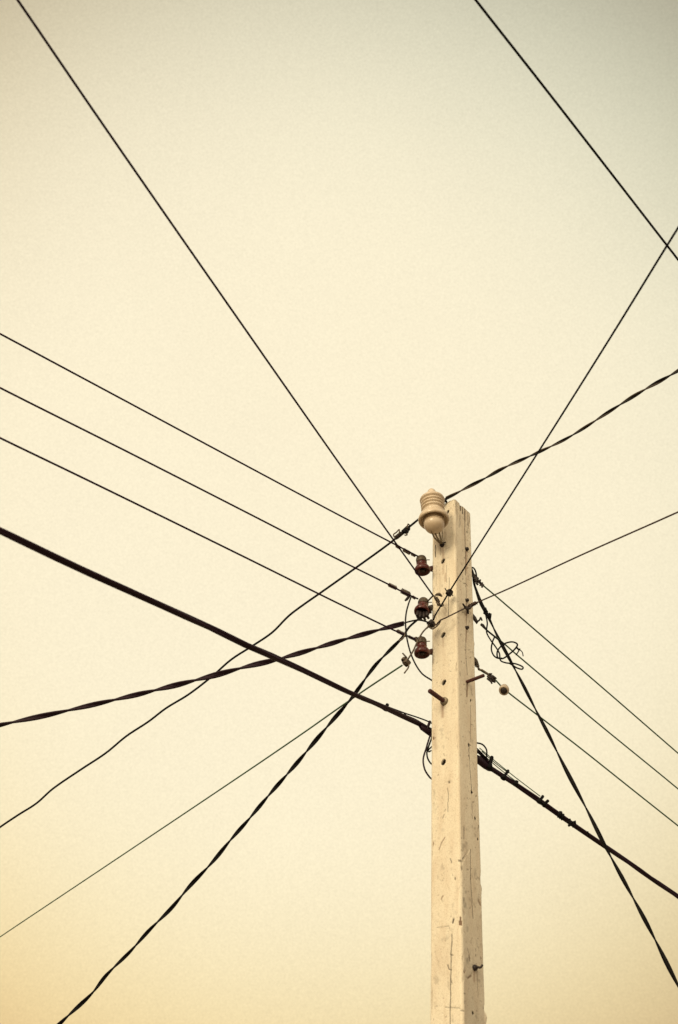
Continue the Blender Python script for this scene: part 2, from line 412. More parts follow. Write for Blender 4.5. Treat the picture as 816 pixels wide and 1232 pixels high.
def build_pole():
    root = thing('utility_pole', 'square white painted concrete pole with rusty steps and bolt holes', 'utility pole', C0 + (Ld + Rd) * SIDE / 2)
    zs = np.concatenate([[-0.6, 0, .8, 1.6, 2.4], np.arange(2.7, HT, 0.0046), [HT]])
    cols = []                                # (face, s, base xy vector)
    step = .0046; nf = int((SIDE - 2*CH) / step); nc = 5
    def add(face, s, p): cols.append((face, s, p))
    FR = C0 + Rd * SIDE; FL = C0 + Ld * SIDE; BK = C0 + (Rd + Ld) * SIDE
    for i in range(nc): t = i / nc; add('cr', t, (FR + Ld * CH).lerp(FR - Rd * CH, t))
    for i in range(nf): s_ = SIDE - CH - (SIDE - 2*CH) * i / nf; add('R', s_, C0 + Rd * s_)
    for i in range(nc): t = i / nc; add('cf', t, (C0 + Rd * CH).lerp(C0 + Ld * CH, t))
    for i in range(nf): s_ = CH + (SIDE - 2*CH) * i / nf; add('L', s_, C0 + Ld * s_)
    for i in range(nc + 1): t = i / nc; add('cl', t, (FL - Ld * CH).lerp(FL + Rd * CH, t))
    add('b', 0, BK - Rd * CH); add('b', 0, BK - Ld * CH)
    nC, nZ = len(cols), len(zs); V = np.zeros((nZ, nC, 3)); A = np.zeros((nZ, nC, 4)); A[..., 3] = 1
    Z = zs[:, None]
    idx = {k: [i for i, c in enumerate(cols) if c[0] == k] for k in ('cr', 'R', 'cf', 'L', 'cl', 'b')}
    base = np.array([[c[2].x, c[2].y] for c in cols])
    D = np.zeros((nZ, nC))
    nrm = np.zeros((nC, 2))
    for k, n in (('R', NR), ('L', NL), ('cr', (NR + Rd).normalized()), ('cf', (NR + NL).normalized()), ('cl', (NL + Ld).normalized()), ('b', Vector((0, 1, 0)))):
        for i in idx[k]: nrm[i] = (n.x, n.y)
    for k in ('R', 'L'):
        s_ = np.tile(np.array([cols[i][1] for i in idx[k]]), (nZ, 1)); z_ = np.tile(Z, (1, len(idx[k])))
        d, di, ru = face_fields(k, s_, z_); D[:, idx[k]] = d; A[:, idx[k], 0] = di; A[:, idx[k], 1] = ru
    for k, sd_ in (('cr', 300), ('cf', 400), ('cl', 500)):
        t_ = np.tile(np.array([cols[i][1] for i in idx[k]]), (nZ, 1)); z_ = np.tile(Z, (1, len(idx[k])))
        chip = np.clip(fbm(t_ * 1.5, z_ * 9, sd_, 4) - .16, 0, 1) * .035
        und = fbm(t_ * 0, z_ * 4.5, sd_ + 30, 4) * .004
        prof = np.sin(np.pi * t_) * .004
        D[:, idx[k]] = prof + und - chip
        A[:, idx[k], 0] = np.clip(chip * 60, 0, .6); A[:, idx[k], 1] = np.clip(chip * 20, 0, .3)
    # the brown chip on the front edge, and notches in the right silhouette
    def edge_mark(k, py, hw, dep, dirt_shade, rust, tc_=.5):
        s0, z0 = hit(552 if k == 'cf' else 578, py, 'R')
        w = np.exp(-((zs - z0) / hw) ** 2)[:, None]
        D[:, idx[k]] += dep * w; A[:, idx[k], 0] = np.maximum(A[:, idx[k], 0], dirt_shade * (w > .5)); A[:, idx[k], 1] = np.maximum(A[:, idx[k], 1], rust * (w > .5))
    zc = hit(552, 1111, 'R')[1]; tt = np.array([cols[i][1] for i in idx['cf']])[None, :]
    tri = ((Z - zc > 0) & (Z - zc < .060) & (np.abs(tt - .5) < .5 * (1 - (Z - zc) / .060))).astype(float)
    D[:, idx['cf']] -= .006 * tri; A[:, idx['cf'], 0] = np.maximum(A[:, idx['cf'], 0], .5 * tri); A[:, idx['cf'], 1] = np.maximum(A[:, idx['cf'], 1], .7 * tri)
    edge_mark('cf', 1034, .008, -.003, .6, .1)
    edge_mark('cf', 1213, .006, -.002, .5, 0)
    edge_mark('cr', 1058, .022, -.011, .1, 0); edge_mark('cr', 1068, .03, .006, 0, 0); edge_mark('cr', 1221, .035, .012, 0, 0)
    edge_mark('cr', 780, .02, .004, .1, 0); edge_mark('cr', 733, .02, .003, 0, 0); edge_mark('cr', 1212, .02, -.01, .1, 0)
    V[..., 0] = base[None, :, 0] + nrm[None, :, 0] * D; V[..., 1] = base[None, :, 1] + nrm[None, :, 1] * D
    V[..., 2] = Z
    # broken top: pull the last rows down unevenly
    topcut = np.zeros(nC)
    for i, c in enumerate(cols):
        s_ = {'R': c[1], 'L': 0.3 + c[1], 'cr': SIDE, 'cf': 0.0, 'cl': .6, 'b': .8}[c[0]]
        topcut[i] = .012 * abs(float(fbm(np.array([[s_ * 22]]), np.array([[3.3]]), 77, 3)[0, 0])) * 2 + (.010 if c[0] == 'R' and .07 < c[1] < .11 else 0)
    V[..., 2] = np.minimum(V[..., 2], (HT - topcut)[None, :] + (Z - HT) * .02)
    off = np.array(ORG[root.name])
    verts = (V.reshape(-1, 3) - off)
    ii = np.arange(nZ - 1)[:, None]; jj = np.arange(nC)[None, :]; j2 = (jj + 1) % nC
    F = np.stack([ii*nC + jj, (ii+1)*nC + jj, (ii+1)*nC + j2, ii*nC + j2], -1).reshape(-1, 4)
    me = bpy.data.meshes.new('shaft'); nv = len(verts); nq = len(F)
    topc = nv; verts = np.vstack([verts, [[0, 0, HT - .012]]])
    T = np.stack([np.full(nC, topc), (nZ-1)*nC + np.arange(nC), (nZ-1)*nC + (np.arange(nC) + 1) % nC], -1)[:, ::-1]
    me.vertices.add(nv + 1); me.vertices.foreach_set('co', verts.astype(np.float32).ravel())
    loops = np.concatenate([F.ravel(), T.ravel()]); me.loops.add(len(loops)); me.loops.foreach_set('vertex_index', loops.astype(np.int32))
    me.polygons.add(nq + len(T))
    me.polygons.foreach_set('loop_start', np.concatenate([np.arange(nq) * 4, nq*4 + np.arange(len(T)) * 3]).astype(np.int32))
    me.polygons.foreach_set('loop_total', np.concatenate([np.full(nq, 4), np.full(len(T), 3)]).astype(np.int32))
    me.update(calc_edges=True); me.validate()
    ca = me.color_attributes.new('wear_shade', 'FLOAT_COLOR', 'POINT')
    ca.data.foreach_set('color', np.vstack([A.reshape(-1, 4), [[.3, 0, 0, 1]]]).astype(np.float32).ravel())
    # normals outwards?
    m = bpy.data.materials.new('white_painted_concrete'); m.use_nodes = True; t = m.node_tree; b = t.nodes['Principled BSDF']
    b.inputs['Roughness'].default_value = 0.85; b.inputs['Specular IOR Level'].default_value = .25
    L = t.links.new
    gp = t.nodes.new('ShaderNodeNewGeometry'); at = t.nodes.new('ShaderNodeAttribute'); at.attribute_name = 'wear_shade'
    sp = t.nodes.new('ShaderNodeSeparateColor'); L(at.outputs['Color'], sp.inputs[0])
    mp = t.nodes.new('ShaderNodeMapping'); mp.inputs['Scale'].default_value = (1, 1, .22); L(gp.outputs['Position'], mp.inputs[0])
    n1 = t.nodes.new('ShaderNodeTexNoise'); n1.inputs['Scale'].default_value = 16; n1.inputs['Detail'].default_value = 8; L(mp.outputs[0], n1.inputs['Vector'])
    r1 = t.nodes.new('ShaderNodeValToRGB'); e = r1.color_ramp.elements
    e[0].position = .33; e[0].color = (.74, .66, .515, 1); e[1].position = .58; e[1].color = (.82, .765, .615, 1); L(n1.outputs[0], r1.inputs[0])
    n2 = t.nodes.new('ShaderNodeTexNoise'); n2.inputs['Scale'].default_value = 130; n2.inputs['Detail'].default_value = 5; n2.inputs['Roughness'].default_value = .7; L(gp.outputs['Position'], n2.inputs['Vector'])
    r2 = t.nodes.new('ShaderNodeValToRGB'); e = r2.color_ramp.elements
    e[0].position = .30; e[0].color = (.72, .69, .63, 1); e[1].position = .50; e[1].color = (1, 1, 1, 1); L(n2.outputs[0], r2.inputs[0])
    mx = t.nodes.new('ShaderNodeMix'); mx.data_type = 'RGBA'; mx.blend_type = 'MULTIPLY'; mx.inputs[0].default_value = 1
    L(r1.outputs[0], mx.inputs[6]); L(r2.outputs[0], mx.inputs[7])
    m1 = t.nodes.new('ShaderNodeMix'); m1.data_type = 'RGBA'; L(sp.outputs[1], m1.inputs[0]); L(mx.outputs[2], m1.inputs[6]); m1.inputs[7].default_value = (.28, .12, .05, 1)
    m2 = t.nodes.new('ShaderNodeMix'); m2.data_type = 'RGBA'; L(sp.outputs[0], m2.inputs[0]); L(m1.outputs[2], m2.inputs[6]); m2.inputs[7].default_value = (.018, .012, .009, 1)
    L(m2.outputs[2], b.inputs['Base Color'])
    bp = t.nodes.new('ShaderNodeBump'); bp.inputs['Strength'].default_value = .35; bp.inputs['Distance'].default_value = .004
    L(n2.outputs[0], bp.inputs['Height']); L(bp.outputs[0], b.inputs['Normal'])
    me.materials.append(m)
    o = bpy.data.objects.new('shaft', me); COL.objects.link(o); o.parent = root
    # steps
    for (x, y, fc, ln_, r_) in ((535, 844, 'L', .175, .0165), (561.6, 820.5, 'R', .150, .0125)):
        p = face_pt(x, y, fc, -.02); n = NL if fc == 'L' else NR
        e = p + n * (ln_ + .02)
        s = Mesh().tube([p, p + n*.02, e - n*.004, e], [r_, r_, r_, r_*.85], 14).build('pole_step', M_RUST, root)
        tagpart(s, 'rusty rod step sticking out of the left face' if fc == 'L' else 'thin rusty rod step on the right face')
        if fc == 'L':
            q = face_pt(x, y, fc, 0)
            Mesh().lathe([(r_*1.1, .0), (r_*1.9, .0), (r_*1.8, .012), (r_*1.15, .018)], q, n, 20).build('washer', M_GALV, s)
    # bolts
    for (x, y, fc, r_) in ((561, 661, 'R', .016), (561.2, 722.5, 'R', .014), (561.2, 755.5, 'R', .014)):
        q = face_pt(x, y, fc, -.002); n = NR
        Mesh().lathe([(r_*1.25, 0), (r_*1.25, .004), (r_, .005), (r_*.95, .020), (r_*.5, .024)], q, n, 6).build('bolt', M_STEEL, root, False)
    # hook near the bottom of the picture
    q = face_pt(570.4, 1164.5, 'R', -.002)
    hk = Mesh().lathe([(.017, 0), (.018, .012), (.012, .022)], q, NR, 12)
    hk.tube(smooth([q, q + NR*.03, q + NR*.042 + Vector((.004, 0, -.004)), q + NR*.050 + Vector((.012, 0, .012))], 5), .0065, 8)
    hk.build('hook', M_STEEL, root)
    return root
pole = build_pole()

# ------------------------------------------------------------------ cream insulator on its wire cradle
def cream_insulator():
    Y = 5.90
    c = atY(522.0, 625.5, Y); k = (c - CAM).dot(FW) / FPX      # metres per pixel here
    ax = (Vector((0, 0, 1)) + RT * -0.062).normalized()
    root = thing('insulator', 'large cream porcelain insulator with ribbed top and round belly, in front of the pole top', 'insulator', c)
    R = lambda p: p * k
    top = [(R(17.5), -.017), (R(18.5), -.006), (R(18.7), .006), (R(18.1), .020), (R(17.0), .036), (R(15.2), .050), (R(14.3), .056), (R(14.8), .062), (R(14.6), .070), (R(13.4), .078), (R(12.3), .086),
           (R(11.6), .093), (R(12.8), .100), (R(14.2), .106), (R(14.3), .116), (R(12.3), .1225), (R(12.2), .1305), (R(14.3), .135), (R(14.5), .146), (R(12.5), .1525),
           (R(12.4), .1605), (R(14.5), .165), (R(14.7), .176), (R(12.7), .1825), (R(12.7), .1905), (R(15.0), .196), (R(15.3), .207),
           (R(14.8), .219), (R(13.0), .232), (R(10.2), .244), (R(7.6), .252), (R(6.4), .266), (R(5.7), .290), (R(4.5), .312), (R(2.6), .327), (.001, .333)]
    inner = [(R(11.5), .014), (R(12.8), .008), (R(14.0), .006), (R(14.6), .004), (R(15.6), -.006), (R(16.6), -.014)]
    Mesh().lathe(inner + top, c, ax, 64).build('ribbed_body', M_PORC, root)
    rb = R(12.4); prof = [(rb, .014), (rb, -.045)]
    for i in range(1, 15):
        a = math.pi / 2 * i / 14; prof.append((rb * math.cos(a) + .0005, -.045 - rb * math.sin(a)))
    Mesh().lathe(prof[::-1], c, ax, 56).build('belly', M_PORC, root)
    b = c - ax * .122; an = face_pt(533.0, 656, 'L', .012)
    w = Mesh()
    for (dx, py_, e_, kx) in ((-.028, 0, 0, -.02), (-.006, 0, 0, -.008), (.028, 0, 0, .0)):
        st = b + Vector((dx, -.01, .018 if dx > 0 else .004)); w.tube(smooth([st, st.lerp(an, .5) + Vector((kx, -.01, -.012)), an + Vector((kx*.3, 0, 0))], 8), .0068, 8)
    s2 = face_pt(534.3, 634, 'L', .03); w.tube(smooth([s2, s2.lerp(an, .5) + Vector((.004, 0, 0)), an], 6), .0042, 8)
    w.build('wire_cradle', M_GALV, root)
    bt = Mesh().lathe([(.016, -.014), (.017, 0), (.012, .008), (.012, .022), (.006, .024)], an, NL, 8)
    bt.coil(an, NL, .017, .016, 2.5, .0042); bt.tube([an + Vector((-.02, 0, .0)), an + Vector((.028, -.012, .018))], .0045, 6)
    bt.tube([an + Vector((-.022, 0, .012)), an + Vector((.018, -.01, -.008))], .0045, 6)
    bt.build('anchor_bolt', M_STEEL, root)
cream_insulator()

# ------------------------------------------------------------------ brown spool insulators on the left side
def brown_insulator(px, py, ax, label, stub_px, Y=6.12, claw=False):
    c = atY(px, py, Y); k = (c - CAM).dot(FW) / FPX
    root = thing('insulator', label, 'insulator', c, 'brown spool insulators on the left side of the pole')
    R = lambda p: p * k; a = ax.normalized()
    # open bell: rim, hollow with a dark hub
    prof = [(R(3.2), .030), (R(6.2), .022), (R(7.3), .004), (R(8.2), -.006), (R(9.3), 0), (R(9.7), .012), (R(9.5), .026), (R(8.2), .042), (R(6.9), .050), (R(6.4), .060),
            (R(6.4), .068), (R(6.6), .078), (R(6.0), .086), (R(4.5), .090)]
    Mesh().lathe(prof, c, a, 40).build('bell', M_GLAZE, root)
    Mesh().lathe([(R(2.4), .0), (R(2.9), .004), (R(2.9), .034), (R(1.5), .036)], c, a, 12).build('hub', M_STEEL, root)
    cap = [(R(4.6), .086), (R(6.0), .090), (R(6.6), .100), (R(6.5), .110), (R(5.2), .116), (R(5.4), .122), (R(6.2), .128), (R(5.6), .138), (R(3.4), .146), (R(1.6), .158), (.001, .160)]
    Mesh().lathe(cap, c, a, 32).build('cap', M_TIE, root)
    t = Mesh().coil(c + a * .119, a, R(5.9), .016, 3.2, .0042, wob=.04)
    tip = c + a * .12 + RT * R(6); t.tube([tip, tip + RT * .028 + Vector((0, 0, .004))], .004, 6); t.tube([c + a*.13 + RT*R(1), c + a*.158 + RT*R(3)], .004, 6)
    t.build('tie_wire', M_TIE, root)
    s = face_pt(*stub_px, 'L'); e = atY(stub_px[0] + 3, stub_px[1], 6.19)
    st = Mesh().tube([c + a*.018 + RT*R(4), c + a * .022 + RT*R(7.5), atY(stub_px[0] - 2.5, stub_px[1] + .5, 6.15), e], [.020, .018, .020, .027], 10)
    st.build('bracket_arm', M_RUST if not claw else M_STEEL, root)
    if claw:
        cl = Mesh()
        for i, (dx, dy) in enumerate(((-5.5, 3), (-2, 4.5), (2.5, 4.5), (6.5, 2.5))):
            p0 = c + a * .03 + RT * R(dx * .8); p1 = atY(px + dx, py + dy + 1, Y - .05); p2 = atY(px + dx + 1.5, py + dy + 4.2, Y - .01)
            cl.tube(smooth([p0, p1, p2], 4), [.012]*5 + [.010]*4, 8)
        cl.tube([atY(px + 4, py - 6, Y - .03), atY(px + 10, py - 6, Y - .03), atY(px + 10.5, py + 1, Y)], .011, 8)
        cl.build('claw_strap', M_STEEL, root)
    return c
ZA = Vector((0, 0, 1))
brown_insulator(508.6, 687.5, ZA + RT * -.10, 'topmost of the three brown glazed spool insulators, just below the cream one', (519, 684))
brown_insulator(507.6, 737.0, ZA + RT * .12 + Vector((0, .18, 0)), 'middle brown glazed insulator, tilted in a dark strap above the wire knot', (519, 731), claw=True)
brown_insulator(508.0, 787.5, ZA + RT * -.06, 'lowest of the three brown glazed spool insulators, beside the loose jumper wire', (519, 784))

# ------------------------------------------------------------------ wires
def wire(name, label, cat, spec, r, material, ext0=0, ext1=0, n=6, group=None, bulges=(), step=None, look=3):
    P = path(spec)
    if ext0: P = extend(P, ext0, 0, look)
    if ext1: P = extend(P, ext1, 1, look)
    P = smooth(P, n)
    if step: P = resample(P, step)
    root = thing(name, label, cat, P[-1], group)
    Mesh().tube(P, flex_profile(P, r, bulges) if bulges else r, 8).build('conductor', material, root)
    return root, P
def knot(root, px, py, Y, R=.018, n=3, r=.0045, axis=None, material=M_TIE, name='wire_knot', core=True, scat=2):
    c = atY(px, py, Y); m = Mesh(); ax = axis or RT
    if core: m.lathe([(R*.5, -R*.8), (R*.85, -R*.5), (R*.9, R*.4), (R*.5, R*.8)], c, ax, 12)
    m.coil(c, ax, R, R*1.5, n, r, wob=.12)
    m.coil(c, (ax.cross(FW) + ax*.3), R*.95, R*1.0, 2, r, wob=.18)
    burr(m, px, py, Y, R*1.05, 3, r*1.1)
    for i in range(scat):
        d = Vector((random.uniform(-1, 1), random.uniform(-.5, .5), random.uniform(-1, 1))).normalized()
        m.tube(smooth([c + d*R*.6, c + d*R*1.5, c + d*R*2.1 + Vector((random.uniform(-.01, .01), 0, random.uniform(-.01, .01)))], 3), r*.9, 6)
    return m.build(name, material, root)
def grip(root, a, b, Y, r0, r1, material=M_TIE, name='grip', turns=0):
    """a formed grip wrapped on the wire between two pixels"""
    A, B = atY(*a, Y), atY(*b, Y); ax = (B - A); L = ax.length; m = Mesh()
    P = [A.lerp(B, i / 8) for i in range(9)]
    m.tube(P, [r0*.5, r0, (r0+r1)/2*1.08, r1*.9, r1, r1*.92, r1*1.05, r1*.9, r1*.45], 10)
    m.coil((A + B) / 2, ax, max(r0, r1) * .95, L * .85, turns or max(3, int(L / .012)), .0035)
    return m.build(name, material, root)

def burr(m, px, py, Y, size, n, r=.0065):
    c = atY(px, py, Y)
    for i in range(n):
        d = Vector((random.uniform(-1, 1), random.uniform(-.4, .4), random.uniform(-1, 1))).normalized()
        e = Vector((random.uniform(-1, 1), random.uniform(-.4, .4), random.uniform(-1, 1))).normalized()
        L = size * random.uniform(.7, 1.25)
        m.tube(smooth([c - d*L*.5, c + e*size*.25, c + d*L], 3), [r*1.2]*3 + [r]*3 + [r*.7], 7)
    return m
GRP_L = 'three parallel wires coming in from the left'
# long wire to the top left corner
r_, P = wire('overhead_wire', 'thin dark wire running steeply up to the top left corner', 'overhead wire',
    [(20, -2, 'h', 6.02), (110, 129.5), (200, 259.5), (300, 403), (400, 545.8), (460, 630.5), (521.5, 717, 5.98)],
    .0062, M_DARK, ext0=14, n=5)
m = Mesh(); h0 = atY(522, 717, 5.98)
m.tube(smooth([atY(514, 724, 6.08), atY(517.5, 720.5, 6.02), h0, atY(526.5, 722, 5.98), atY(530.5, 729, 6.0), atY(533.5, 728, 6.03), atY(532, 726, 6.05)], 5), .0065, 8)
m.tube(smooth([atY(524, 716, 6.0), atY(528, 715, 5.98), atY(532, 717.5, 6.01)], 4), [.006, .008, .010, .012, .013, .012, .010, .008, .005], 8)
m.coil(atY(526, 721.5, 5.98), atY(529, 727, 5.98) - atY(523, 717, 5.98), .011, .05, 5, .0045)
m.tube([atY(526, 724, 5.985), atY(528, 728.5, 5.985)], .011, 8)
m.build('hook_clamp', M_TIE, r_)
# wire crossing the top right corner
wire('overhead_wire', 'thick black wire crossing the top right corner, clear of the pole', 'overhead wire',
    [(572.5, 0, 'h', 6.7), (650, 98.7), (730, 201.5), (816, 312.5, 'h', 6.7)], .0064, M_BLACK, ext0=10, ext1=14)
# wire from right edge down over the pole
r_, P = wire('overhead_wire', 'black wire dropping steeply from the right edge across the pole face to its left edge', 'overhead wire',
    [(816, 274, 'h', 6.05), (738, 400.5), (648, 543.5), (560, 681.5), (540.5, 712.5, 5.955), (533, 725, 5.96), (525, 738, 5.99), (521.3, 746, 6.03)],
    .0060, M_BLACK, ext0=14)
knot(r_, 540.8, 713, 5.965, R=.021, n=3, r=.005, axis=Vector((.3, 0, 1)), material=M_STEEL, scat=2)
# twisted pair to upper right
def twisted(label, spec, half, R, r, mats, ext0=0, ext1=0, ph=0.0, group=None, at=-1, look=3):
    P = path(spec)
    if ext0: P = extend(P, ext0, 0, look)
    if ext1: P = extend(P, ext1, 1, look)
    P = smooth(P, 5); root = thing('twisted_cable', label, 'twisted cable', P[at], group)
    strands(root, P, R, r, half, mats, 2, ph, web=r * .45); return root, P
r_, P = twisted('twisted two-strand cable rising to the right edge from behind the cream insulator',
    [(816, 446, 'h', 7.35), (771.8, 471), (740.4, 490.5), (685.5, 525.5), (647, 544.5), (607, 562.5), (583.5, 575.5), (563, 586), (548, 594), (537, 599.5, 6.02)],
    .21, .0085, .0062, [M_TWIST2, M_TWIST], ext0=10, ph=1.0)
Mesh().tube(smooth([atY(541, 597, 6.02), atY(536, 601, 6.03), atY(531, 607, 6.05), atY(525, 612, 6.06), atY(515, 618, 6.06)], 5), .011, 8).build('sleeve', M_BLACK, r_)
m = Mesh(); m.coil(atY(535.5, 605, 6.07), Vector((0, .3, 1)), .016, .03, 3, .006); m.build('wire_knot', M_BLACK, r_)
# thin brown wire to the right
r_, P = wire('overhead_wire', 'thin brown wire from the right edge, clamped on the right pole face', 'overhead wire',
    [(816, 616, 'h', 5.82), (700, 667.5), (616, 706.5), (566, 728.5, 6.06), (552, 735.5, 5.95), (547, 738, 5.945), (536, 743.5, 5.955), (529, 747, 5.98), (525, 751.5, 6.0), (520.5, 751, 6.05)],
    .0054, M_BROWNW, ext0=14)
m = Mesh(); m.tube([atY(575, 724.5, 6.05), atY(570, 727, 6.06), atY(566, 728.8, 6.07), atY(562, 731, 6.07)], [.007, .013, .012, .008], 10)
m.coil(atY(569, 727.3, 6.06), atY(575, 724.5, 6.05) - atY(562, 731, 6.07), .0125, .07, 5, .004); m.build('grip', M_BROWNW, r_)
m = Mesh(); m.tube(smooth([atY(557, 726.5, 6.0), atY(560, 730.5, 6.03), atY(562.5, 732.5, 6.05), atY(563, 738.5, 6.08)], 4), [.007]*4 + [.012]*5 + [.009]*4, 8)
m.tube(smooth([atY(560, 732, 6.03), atY(565, 732, 6.03), atY(567.5, 728, 6.05)], 4), .009, 8); m.build('hook_clamp', M_STEEL, r_)
# central knot on left edge where several meet
r_ = thing('wire_knot', 'round dark tie wire knot on the left pole edge where several wires meet', 'wire knot', atY(519, 750, 6.05))
knot(r_, 519, 750.3, 6.05, R=.024, n=4, r=.0055, axis=Vector((.7, 0, .6)), material=M_STEEL, name='winding')
m = Mesh(); m.tube(smooth([atY(517, 755, 6.05), atY(521, 756.5, 6.0), atY(526, 753, 5.99), atY(529.5, 748.5, 5.99), atY(530, 745.5, 6.0)], 5), .0052, 8)
m.build('tail', M_TIE, r_)
# three parallel wires from the left
for (lab, spec, gr) in (
    ('uppermost of three parallel thin wires from the left edge, tied to the topmost brown insulator',
     [(0, 401.5, 'h', 6.42), (150, 481.8), (300, 562.2), (400, 615.5), (472.5, 653.5), (503, 669.3, 6.1)],
     (((476, 656), (482, 659.5), 1.5, 1.9), ((485, 661), (494, 666), 2.1, 1.9), ((494.5, 666.3), (500, 669), 1.2, 1.4))),
    ('middle of three parallel thin wires from the left edge, tied to the tilted brown insulator',
     [(0, 466.5, 'h', 6.02), (150, 541.8), (300, 618.2), (400, 669.6), (466.4, 702.5), (487, 713.4), (503, 720.5, 6.1)],
     (((467, 703), (478, 708), 2.2, 1.8), ((482, 710), (494, 716), 1.6, 2.9), ((496, 717.5), (500, 720), 1.4, 1.2))),
    ('lowest of three parallel thin wires from the left edge, tied to the lowest brown insulator',
     [(0, 526.8, 'h', 5.62), (100, 575), (200, 623.8), (300, 673), (400, 722.5), (472.5, 757.5), (488, 764), (502, 769.8, 6.1)],
     (((477, 758.5), (490, 765), 1.9, 1.7), ((491, 765.5), (500, 769.5), 1.5, 1.3), ((499, 767), (503, 772), 2.3, 2.3)))):
    r_, P = wire('overhead_wire', lab, 'overhead wire', spec, .0062, M_DARK, ext0=16, group=GRP_L)
    for (a, b, ra, rb) in gr: grip(r_, a, b, 6.1, ra * .0068, rb * .0068)
    if 'middle' in lab:
        m = Mesh(); m.tube(smooth([atY(491, 713, 6.08), atY(492, 717.5, 6.07), atY(489, 721.5, 6.07), atY(487.5, 722.5, 6.07)], 4), [.007]*4 + [.011]*5 + [.008]*4, 8); m.build('clamp', M_STEEL, r_)

# thick bundle behind the pole
spec = [(0, 638.6, 'h', 4.55), (99, 685), (198.5, 730), (300, 777.5), (332, 791.6), (400, 823.4), (428.4, 836.5), (465, 852.3), (487, 862.5), (517, 877, 6.30),
        (546, 896, 6.42), (575, 915, 6.34), (591.7, 925), (620.8, 944.3), (654, 966.5), (675, 981.5), (728.3, 1018.3), (816, 1079, 7.6)]
P0 = path(spec); P = smooth(extend(extend(P0, 12, 0), 7, 1, zmin=2.5), 5)
r_ = thing('cable_bundle', 'thickest black cable bundle, sloping down from the left edge behind the pole to lower right', 'cable bundle', atY(546, 896, 6.42))
strands(r_, P, .0085, .0108, 1.6, [M_BUNDLE], 3, .4)
m = Mesh(); ms = smooth([atY(455, 846, 6.10), atY(467, 850.5, 6.13), atY(487, 858, 6.18), atY(505, 864, 6.22), atY(517.5, 869, 6.26), atY(524, 873, 6.30)], 4); m.tube(ms, .0055, 6); m.build('messenger_wire', M_BLACK, r_)
m = Mesh(); m.tube(smooth([atY(488, 861.5, 6.19), atY(502, 867.5, 6.2), atY(512, 875, 6.24), atY(522, 883, 6.28)], 4), .010, 8); m.build('outer_cable', M_BUNDLE, r_)
m = Mesh(); m.tube([atY(505, 872.5, 6.22), atY(508, 876, 6.22), atY(518, 882.5, 6.26), atY(524, 886, 6.32)], [.012, .017, .021, .019], 10)
m.tube([atY(517.5, 868, 6.26), atY(515.5, 873, 6.25), atY(514, 879, 6.24)], .010, 8); m.build('dead_end_clamp', M_BUNDLE, r_)
def clip(base, tip, Y, t=.011):
    """a strap clip standing off the cable, from a pixel on the cable to its tip"""
    c = atY(*base, Y); e = atY(*tip, Y); m = Mesh()
    m.tube([c - (e - c) * .3, c, c.lerp(e, .35), c.lerp(e, .9), e], [t*1.9, t*1.7, t*.9, t, t*.7], 8)
    return m.build('clip', M_BLACK, r_)
clip((464, 852), (466.7, 847), 6.12, .013); clip((487, 862), (487.6, 858.5), 6.18, .010)
clip((589, 922), (592.2, 910), 6.33, .014); clip((606.5, 934.5), (612, 926.5), 6.40); clip((620.8, 943.5), (622.2, 939.5), 6.44, .013)
clip((649.5, 963.5), (653.8, 957.3), 6.54); clip((655, 967.5), (660, 962.8), 6.56)
m = Mesh()
for (a, b, Y) in (((577, 900), (650, 958), 6.36), ((578, 905), (622, 941), 6.36), ((580, 904), (612, 930), 6.35)):
    m.tube(smooth([atY(*a, Y), atY((a[0]+b[0])/2, (a[1]+b[1])/2 + 1, Y + .1), atY(*b, Y + .19)], 5), .0036, 6)
mw = m.build('messenger_wire', M_GREEN, r_)
m = Mesh(); m.tube([atY(572, 911, 6.3), atY(576, 914, 6.30), atY(585, 922, 6.33), atY(592, 926, 6.36)], [.022, .029, .024, .011], 10)
m.tube([atY(574, 903, 6.3), atY(584, 913, 6.33), atY(588, 919, 6.34)], [.008, .012, .016], 8); m.build('dead_end_clamp', M_BUNDLE, r_)
m = Mesh(); burr(m, 675, 981, 6.67, .026, 4, .008); m.coil(atY(675, 981.5, 6.68), atY(680, 985, 6.68) - atY(670, 978, 6.68), .019, .045, 3, .007)
m.tube([atY(674, 982, 6.66), atY(675.5, 976.5, 6.66)], .008, 8); m.build('clip', M_BLACK, r_)
m = Mesh(); burr(m, 686, 990, 6.74, .020, 3, .008); m.coil(atY(688, 990.5, 6.75), atY(693, 994, 6.75) - atY(683, 987, 6.75), .017, .06, 2, .006)
m.tube([atY(684, 993.5, 6.72), atY(687, 992, 6.72)], .009, 8); m.tube([atY(692, 987.5, 6.74), atY(692.5, 991, 6.74)], .006, 8); m.build('clip', M_BLACK, r_)
m = Mesh(); m.tube([atY(707, 1000.5, 6.85), atY(708, 1005, 6.87)], .007, 8); m.build('clip', M_BLACK, r_)

# loops hanging from bundle at either side of pole
m = Mesh(); m.org = atY(517, 886, 6.22)
m.tube(smooth([atY(522, 876, 6.3), atY(517.3, 886, 6.22), atY(513, 900, 6.20), atY(509.3, 914, 6.19), atY(511.3, 926, 6.20), atY(517, 935, 6.22), atY(521, 938, 6.26)], 6), .0062, 8)
tag(m.build('loose_wire', M_BUNDLE), 'longer dark loop of loose wire bulging out below the bundle, left of the pole', 'loose wire')
m = Mesh(); m.org = atY(517, 896, 6.24)
m.tube(smooth([atY(521, 884, 6.3), atY(516.6, 896, 6.24), atY(513.8, 905, 6.22), atY(514.6, 912, 6.22), atY(518, 918, 6.25), atY(522, 920, 6.3)], 6), .0058, 8)
m.tube(smooth([atY(520, 898, 6.26), atY(515.5, 902.5, 6.24), atY(516, 904.5, 6.24), atY(519, 903, 6.25)], 4), .005, 6)
